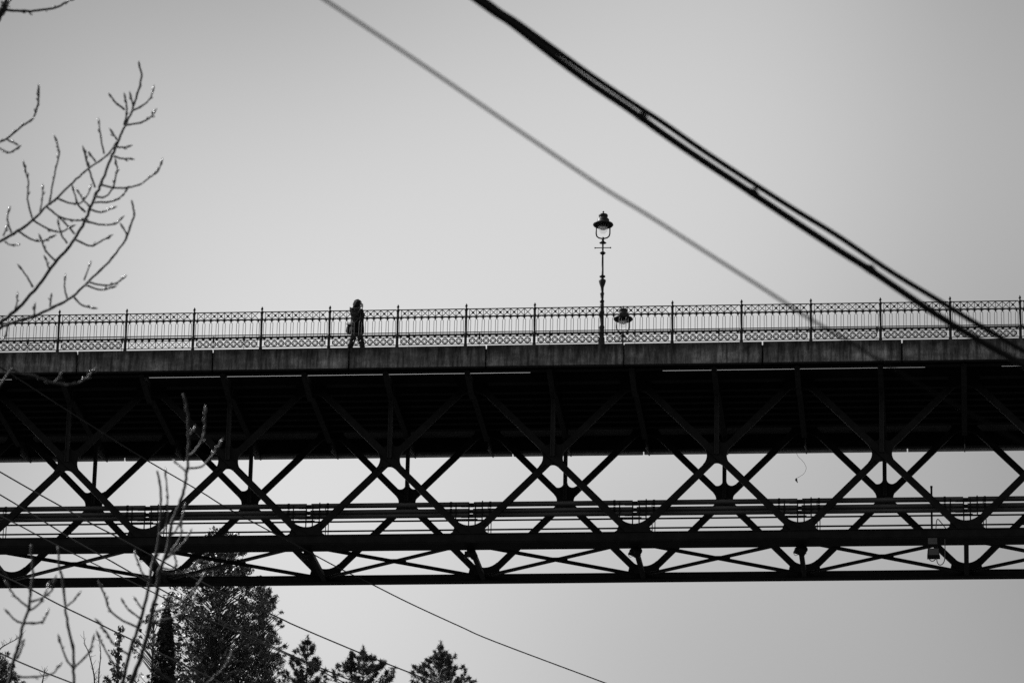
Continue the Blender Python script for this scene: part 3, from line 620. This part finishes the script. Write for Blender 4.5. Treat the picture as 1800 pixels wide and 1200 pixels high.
A = [
 ([(-12,580),(0,568),(26,546),(60,510),(96,462),(122,432),(149,387),(168,342),(176,324),(195,281),(207,250),(220,223),(231,197),(238,173),(247,138),(243,108)], .0155, .0075,
  [[(176,324),(198,330),(222,331),(245,323),(266,310),(276,300),(283,288)],[(168,346),(185,345),(197,331),(204,310),(207,298),(204,287)],[(166,356),(192,356),(208,348),(221,336)],[(160,369),(180,374),(197,366)],[(150,389),(178,395),(200,392),(211,386)],[(131,421),(160,431),(178,425),(190,417)],
   [(100,461),(80,441),(72,420)],[(88,474),(84,466),(81,456)],[(58,505),(48,488),(37,472)],[(26,545),(29,533),(30,522)],[(118,428),(108,412),(103,394)],[(131,411),(120,398),(106,384)],[(150,373),(138,359),(129,334)],[(158,363),(147,352),(138,338)],[(167,330),(157,300),(151,278),(148,266)],
   [(202,258),(213,258),(224,258)],[(199,274),(214,279),(228,279)],[(221,220),(248,216),(264,208),(270,199)],[(232,195),(254,183),(265,171),(269,159)],[(218,220),(222,195),(220,172)],[(219,193),(206,180),(195,170)],[(206,246),(198,234)],[(234,185),(230,170)]]),
 ([(-14,433),(0,425),(32,407),(57,385),(82,363),(100,348),(133,315),(157,295),(187,270),(206,249)], .013, .006,
  [[(57,385),(50,350),(49,322),(43,292)],[(70,371),(73,352),(75,332)],[(86,358),(87,345),(97,307),(103,275),(103,262),(99,247)],[(20,410),(13,388),(15,372)],[(6,414),(11,401)],[(33,407),(55,421),(74,423),(90,417)],[(58,387),(80,401),(104,407),(124,399)],[(82,363),(105,380),(125,387),(146,387)],[(100,348),(120,357),(138,357),(152,346),(158,332)],[(8,424),(18,429),(30,430)],[(183,270),(180,245),(174,217)],[(168,284),(159,272)],[(158,295),(152,282),(150,270)]]),
 ([(-12,582),(0,576),(30,564),(60,555),(100,536),(128,520),(156,496),(190,460),(220,422),(232,388),(235,374),(231,352)], .0115, .0068,
  [[(156,496),(180,503),(202,499),(216,489)],[(150,501),(178,509),(197,505)],[(128,520),(142,535),(162,541)],[(118,524),(113,508),(114,491)],[(148,492),(157,467)],[(88,538),(90,521)],[(60,554),(61,541)],[(13,571),(14,581),(8,592)],[(224,413),(216,400)]]),
 ([(-14,257),(0,250),(12,243),(40,222),(58,205),(66,183),(68,158)], .009, .007, [[(11,244),(17,249),(26,252)]]),
 ([(-12,255),(0,262),(15,268),(31,260)], .0075, .006, []),
 ([(-14,11),(0,15),(30,19),(60,20),(100,12),(126,-2)], .011, .0075, []),
 ([(-10,40),(0,22),(8,8),(16,-6)], .03, .022, []),
]
bare_tree('bare budding tree reaching in from the upper left edge', (-70,640), 44, A, .13)
Bl = [
 ([(226,1212),(231,1198),(247,1157),(255,1124),(268,1074),(276,1033),(281,1003),(290,975),(298,938),(303,918),(317,879),(325,848),(330,810),(331,771),(330,728),(322,692)], .0165, .0075,
  [[(329,823),(352,820),(366,808),(378,795),(387,779)],[(331,803),(344,791),(355,776),(360,755),(361,723)],[(327,829),(318,821),(309,813)],[(331,768),(336,763),(340,757)],[(290,978),(305,963),(315,945),(319,922)],[(288,984),(305,970),(321,955),(332,938)],[(297,945),(310,930),(322,908),(324,893)],[(283,1004),(300,1010),(325,1003),(346,989)],
   [(270,1075),(296,1068),(315,1060),(335,1045),(345,1030),(357,1012)],[(262,1095),(300,1086),(322,1080),(335,1068),(341,1056)],[(286,998),(300,1000),(309,992),(306,974)],[(250,1150),(300,1195),(350,1205),(380,1187),(394,1172),(404,1155),(410,1137)],[(256,1122),(266,1104),(273,1082)]]),
 ([(211,1212),(216,1198),(231,1135),(247,1087),(260,1027),(268,990),(278,944),(282,886),(280,850),(276,827)], .0145, .007,
  [[(279,940),(293,925),(296,890),(294,862),(291,832)],[(240,1101),(210,1087),(192,1068),(185,1048),(177,1030)],[(247,1086),(229,1074),(217,1058)],[(251,1070),(245,1063),(239,1054)],[(247,1093),(260,1089),(268,1074),(272,1060)],[(226,1150),(202,1134),(186,1113),(174,1094)],[(217,1190),(199,1165),(184,1141),(173,1117)],[(262,1020),(250,1008),(244,990),(238,975)],[(265,1003),(268,990),(275,978)]]),
 ([(20,648),(37,655),(62,661),(95,672),(130,674),(150,666),(166,650)], .008, .007, [[(96,672),(101,666),(106,658)]]),
]
bare_tree('bare sapling with two tall stems left of the evergreen', (205,1245), 41, Bl[:2], .11)
C = [([(12,1212),(17,1189),(24,1163),(32,1131),(41,1094),(51,1070),(54,1044),(57,1011),(56,985),(55,957)], .012, .007,
  [[(51,1068),(36,1056),(25,1044),(14,1028)],[(40,1095),(24,1087),(15,1077)],[(43,1094),(63,1094),(76,1090),(82,1079)],[(54,1057),(74,1050),(90,1036),(96,1020)],[(52,1072),(67,1061),(80,1040),(84,1030)],[(30,1157),(38,1140),(40,1128)],[(20,1185),(37,1189),(65,1189),(91,1183),(103,1171)]])]
bare_tree('bare sapling at the lower left edge, leaning right', (8,1240), 39, C, .09)
Dd = [([(131,1215),(131,1178),(128,1144),(120,1100),(115,1066),(111,1018),(106,1000),(102,960)], .011, .007,
  [[(115,1066),(127,1057),(137,1045)],[(131,1176),(118,1160),(110,1142),(105,1124)],[(131,1172),(150,1155),(160,1140),(164,1123)]])]
bare_tree('slim upright bare sapling between the leaning one and the twin stems', (131,1240), 39.5, Dd, .08)
bare_tree('single bare twig with shining buds in front of the deck edge at left', (-50,720), 43, [Bl[2]], .08)

# ------------------------------------------------------------------ evergreens on the slope behind the bridge
def leaf_mesh(name, C, N, size, mt, elong=1.6, smin=.6, wid=.35):
    """C: list of (centre, radius) clumps; N leaves per clump; one joined mesh of small pointed leaves"""
    C_ = np.repeat(np.array([c for c, r in C]), N, 0); R_ = np.repeat(np.array([r for c, r in C]), N); n = len(C_)
    d = rng.normal(size=(n,3)); d /= np.linalg.norm(d, axis=1)[:,None]; p = C_ + d*(R_*rng.random(n)**.45)[:,None]*np.array([1,1,.8])
    a = rng.normal(size=(n,3)); a /= np.linalg.norm(a, axis=1)[:,None]; c = np.cross(a, rng.normal(size=(n,3))); c /= np.linalg.norm(c, axis=1)[:,None]
    s = (size*(smin+(1.4-smin)*rng.random(n)))[:,None]
    v = np.stack([p-a*s*elong*.5, p+c*s*wid, p+a*s*elong*.5, p-c*s*wid], 1).reshape(-1,3)
    me = bpy.data.meshes.new(name); me.vertices.add(4*n); me.vertices.foreach_set('co', v.ravel()); me.loops.add(4*n); me.loops.foreach_set('vertex_index', np.arange(4*n, dtype=np.int32))
    me.polygons.add(n); me.polygons.foreach_set('loop_start', np.arange(0,4*n,4, dtype=np.int32)); me.update(calc_edges=True); me.validate(); me.materials.append(mt); return me
def crown_tree(name, label, cat, u, v, d, prof, clumps, N, size, mt, group=None, cr=(.16,.34), lean=0, elong=1.6, wid=.35, limbs=None):
    top = at(u, v, d); base = Vector((top.x+lean, top.y, 0)); base.z = GH(base.x, base.y)-.2
    t = thing(name, label, cat, base, group); H = top.z-base.z; b = MB()
    tp = smooth_path([(0,0,0),(-lean*.2+.1,.05,H*.45),(-lean,0,H*.97)], 8); b.tube(tp, [.2*(1-.93*i/(len(tp)-1)) for i in range(len(tp))], 8); b.build('trunk', M_TRUNK, t, True)
    depth = [p_[0] for p_ in prof]; wd = [p_[1] for p_ in prof]; C = []; b = MB()
    for i in range(clumps):
        h = depth[-1]*random.random()**.8; wr = np.interp(h, depth, wd); a = random.uniform(0, 2*PI); r = wr*random.random()**.5*random.choice((1,1,1,1.12))
        z = H-h; tt = 1-h/H; ax = -lean*tt; q = Vector((ax+r*math.cos(a), r*math.sin(a), z)); C.append((tuple(q), random.uniform(*cr)))
        j = Vector((ax, 0, max(H*.2, z-.35-.55*r))); b.tube([j, j.lerp(q,.55)+Vector((0,0,.05)), q], [.03,.018,.007], 4, False)
    b.build('limbs', M_TRUNK, t)
    o = put('crown', leaf_mesh('crown', C, N, size, mt, elong, .6, wid), t); o['kind'] = 'stuff'
    return t
GE = 'evergreens on the slope behind the bridge'
crown_tree('evergreen_tree', 'tallest evergreen, its loose top showing through the bridge truss', 'tree', 386, 932, 190, [(0,.25),(.4,.8),(1.2,1.35),(2,1.45),(2.6,2.0),(3.4,2.15),(4.6,2.2),(8,2.4)], 860, 46, .085, M_LEAF, GE, (.10,.29), .35)
crown_tree('evergreen_tree', 'open needled evergreen at the right side of the big clump', 'tree', 462, 1022, 193, [(0,.10),(.6,.5),(1.3,.85),(2.1,.8),(3,1.05),(4,1.0),(6,1.4)], 330, 34, .09, M_NEEDLE, GE, (.08,.2), .5, 2.2, .17)
crown_tree('evergreen_tree', 'thin sparse evergreen at the left of the clump behind the twin stems', 'tree', 211, 1102, 186, [(0,.04),(.5,.2),(1.2,.36),(1.8,.4),(3,.75),(5,.8)], 105, 24, .08, M_LEAF, GE, (.06,.17))
crown_tree('evergreen_tree', 'bushy evergreen between the thin one and the dark cypress', 'tree', 272, 1055, 188, [(0,.15),(.5,.4),(1.3,.55),(2,.8),(3,.95),(6,1.1)], 120, 28, .075, M_LEAF, GE, (.08,.2))
crown_tree('evergreen_shrub', 'dark evergreen top in the bottom left corner', 'shrub', 6, 1143, 180, [(0,.1),(.4,.4),(1,.6),(3,.8)], 110, 60, .09, M_NEEDLE, GE, (.08,.18), 0, 2.4, .14)
crown_tree('evergreen_shrub', 'small dark shrub top beside the corner, right of the leaning sapling', 'shrub', 28, 1178, 181, [(0,.1),(.4,.35),(1,.5),(3,.7)], 90, 60, .09, M_NEEDLE, GE, (.08,.18), 0, 2.4, .14)
crown_tree('evergreen_shrub', 'tiny pointed evergreen tip at the bottom, left of the clump', 'shrub', 190, 1180, 182, [(0,.03),(.4,.14),(1,.3),(3,.6)], 40, 34, .09, M_NEEDLE, GE, (.05,.11), 0, 2.4, .14)
def cypress(u, v, d):
    top = at(u, v, d); base = Vector((top.x-.12, top.y, 0)); base.z = GH(base.x, base.y)-.2; H = top.z-base.z
    t = thing('cypress_tree', 'dense black columnar cypress in front of the evergreen clump', 'tree', base, GE)
    b = MB(); b.tube([(0,0,0),(.05,0,H*.5),(.12,0,H-.2)], [.16,.1,.02], 8); b.build('trunk', M_TRUNK, t)
    C = []
    for i in range(1300):
        h = 7*random.random()**.8; wr = np.interp(h, [0,.2,1.2,3,7], [.03,.12,.29,.45,.53]); a = random.uniform(0,6.28); r = wr*random.random()**.4; C.append(((.12*(1-h/H)+r*math.cos(a), r*math.sin(a), H-h), .08))
    o = put('crown', leaf_mesh('crown', C, 60, .06, M_CYP, 1.8), t); o['kind'] = 'stuff'
cypress(294, 1068, 178)
def pine(label, u, v, d, prof, seed, dens=1.):
    random.seed(seed); top = at(u, v, d); base = Vector((top.x, top.y, 0)); base.z = GH(base.x, base.y)-.2; H = top.z-base.z
    t = thing('pine_tree', label, 'tree', base, 'young pines along the bottom edge')
    b = MB(); tp = [(.03*math.sin(i), .03*math.cos(i*1.3), (H-.12)*i/10) for i in range(10)]+[(0,0,H-.1)]; b.tube(tp, [.12*(1-i/10)+.012 for i in range(11)], 7); b.build('trunk', M_TRUNK, t, True)
    C = [((random.gauss(0,.015),random.gauss(0,.015),H-.04*i), .012+.003*i) for i in range(15)]; lb = MB(); h = .32
    def shoot(p0, dv, ln, r):
        up_ = random.uniform(.35,.75); P = smooth_path([p0, p0+dv*ln*.5+Vector((0,0,.12*ln)), p0+dv*ln*.85+Vector((0,0,up_*.55*ln)), p0+dv*ln+Vector((0,0,up_*ln))], 3)
        lb.tube(P, [r*(1-.75*k/(len(P)-1)) for k in range(len(P))], 4, False); n = len(P)
        for k in range(int(n*.35), n):
            for _ in range(2 if k > n*.6 else 1): C.append((tuple(P[k]+Vector((random.gauss(0,.025),random.gauss(0,.025),random.gauss(.02,.03)))), random.uniform(.025,.06)))
        return P
    while h < 4.5:
        nbr = random.randint(4,6)
        for i in range(nbr):
            a = 2*PI*(i+random.random()*.9)/nbr; ln = np.interp(h, *zip(*prof))*random.uniform(.5,1.15); dv = Vector((math.cos(a), math.sin(a), 0)); P = shoot(Vector((0,0,H-h-.3*ln)), dv, ln, .016)
            if ln > .3:
                for k in (len(P)//2, len(P)*2//3, len(P)*3//4):
                    if random.random() < .8*dens: a2 = a+random.choice((-1,1))*random.uniform(.5,1.1); shoot(P[k], Vector((math.cos(a2), math.sin(a2), 0)), ln*random.uniform(.3,.5), .009)
        h += random.uniform(.16,.30)
    lb.build('limbs', M_TRUNK, t); o = put('crown', leaf_mesh('crown', C, int(9*dens), .10, M_NEEDLE, 2.4, .5, .085), t); o['kind'] = 'stuff'
    return t
pine('leftmost of the three young pines at the bottom, thinnest crown', 541, 1116, 188, [(0,.05),(.4,.24),(.9,.48),(1.5,.62),(2.2,.85),(4.5,1.2)], 3, .8)
pine('middle young pine at the bottom, broad crown crossed by a wire', 639, 1135, 186, [(0,.05),(.3,.2),(.8,.7),(1.2,1.1),(1.7,1.35),(4.5,1.5)], 5, 1.15)
pine('rightmost young pine at the bottom, with a slender pointed top', 775, 1126, 190, [(0,.04),(.4,.18),(.9,.42),(1.2,.75),(1.6,1.1),(2.2,1.25),(4.5,1.5)], 9, 1.1)
# two fine bare shrubs far behind
def fine_shrub(label, u, v, d, pts, seed):
    random.seed(seed); base = at(pts[-1][0], pts[-1][1]+60, d); base.z = GH(base.x, base.y)-.1
    t = thing('bare_shrub', label, 'shrub', base, 'fine bare shrubs at the bottom left'); P = smooth_path([at(a, c, d)-base for a, c in pts], 5)
    P = P + [Vector((0,0,0))]; b = MB(); b.tube(P, [.008+.03*i/len(P) for i in range(len(P))], 5); s_ = b.build('stem', M_TRUNK, t)
    for i in range(2, len(P)-1):
        for _ in range(2):
            if random.random() < .6:
                q = P[i]; e = q+Vector((random.uniform(-.22,.22),random.uniform(-.1,.1),random.uniform(.06,.26))); b = MB(); b.tube([q, q.lerp(e,.6)+Vector((0,0,-.02)), e], [.009,.007,.004], 4); b.build('twig', M_TRUNK, s_)
fine_shrub('fine bare shrub standing right of the slim sapling, jagged side twigs', 0, 0, 176, [(147,1108),(149,1131),(156,1147),(165,1185),(166,1210)], 2)
fine_shrub('fine bare shrub nearest the thin evergreen, nearly straight stem', 0, 0, 176, [(172,1112),(177,1146),(174,1180),(173,1210)], 4)
fine_shrub('fine bare shrub at the bottom edge between the two saplings', 0, 0, 176, [(79,1172),(77,1185),(73,1205)], 6)
fine_shrub('fine bare shrub whose long stem slants in from the left edge', 0, 0, 176, [(41,1112),(30,1122),(13,1131),(0,1140),(-12,1160)], 8)
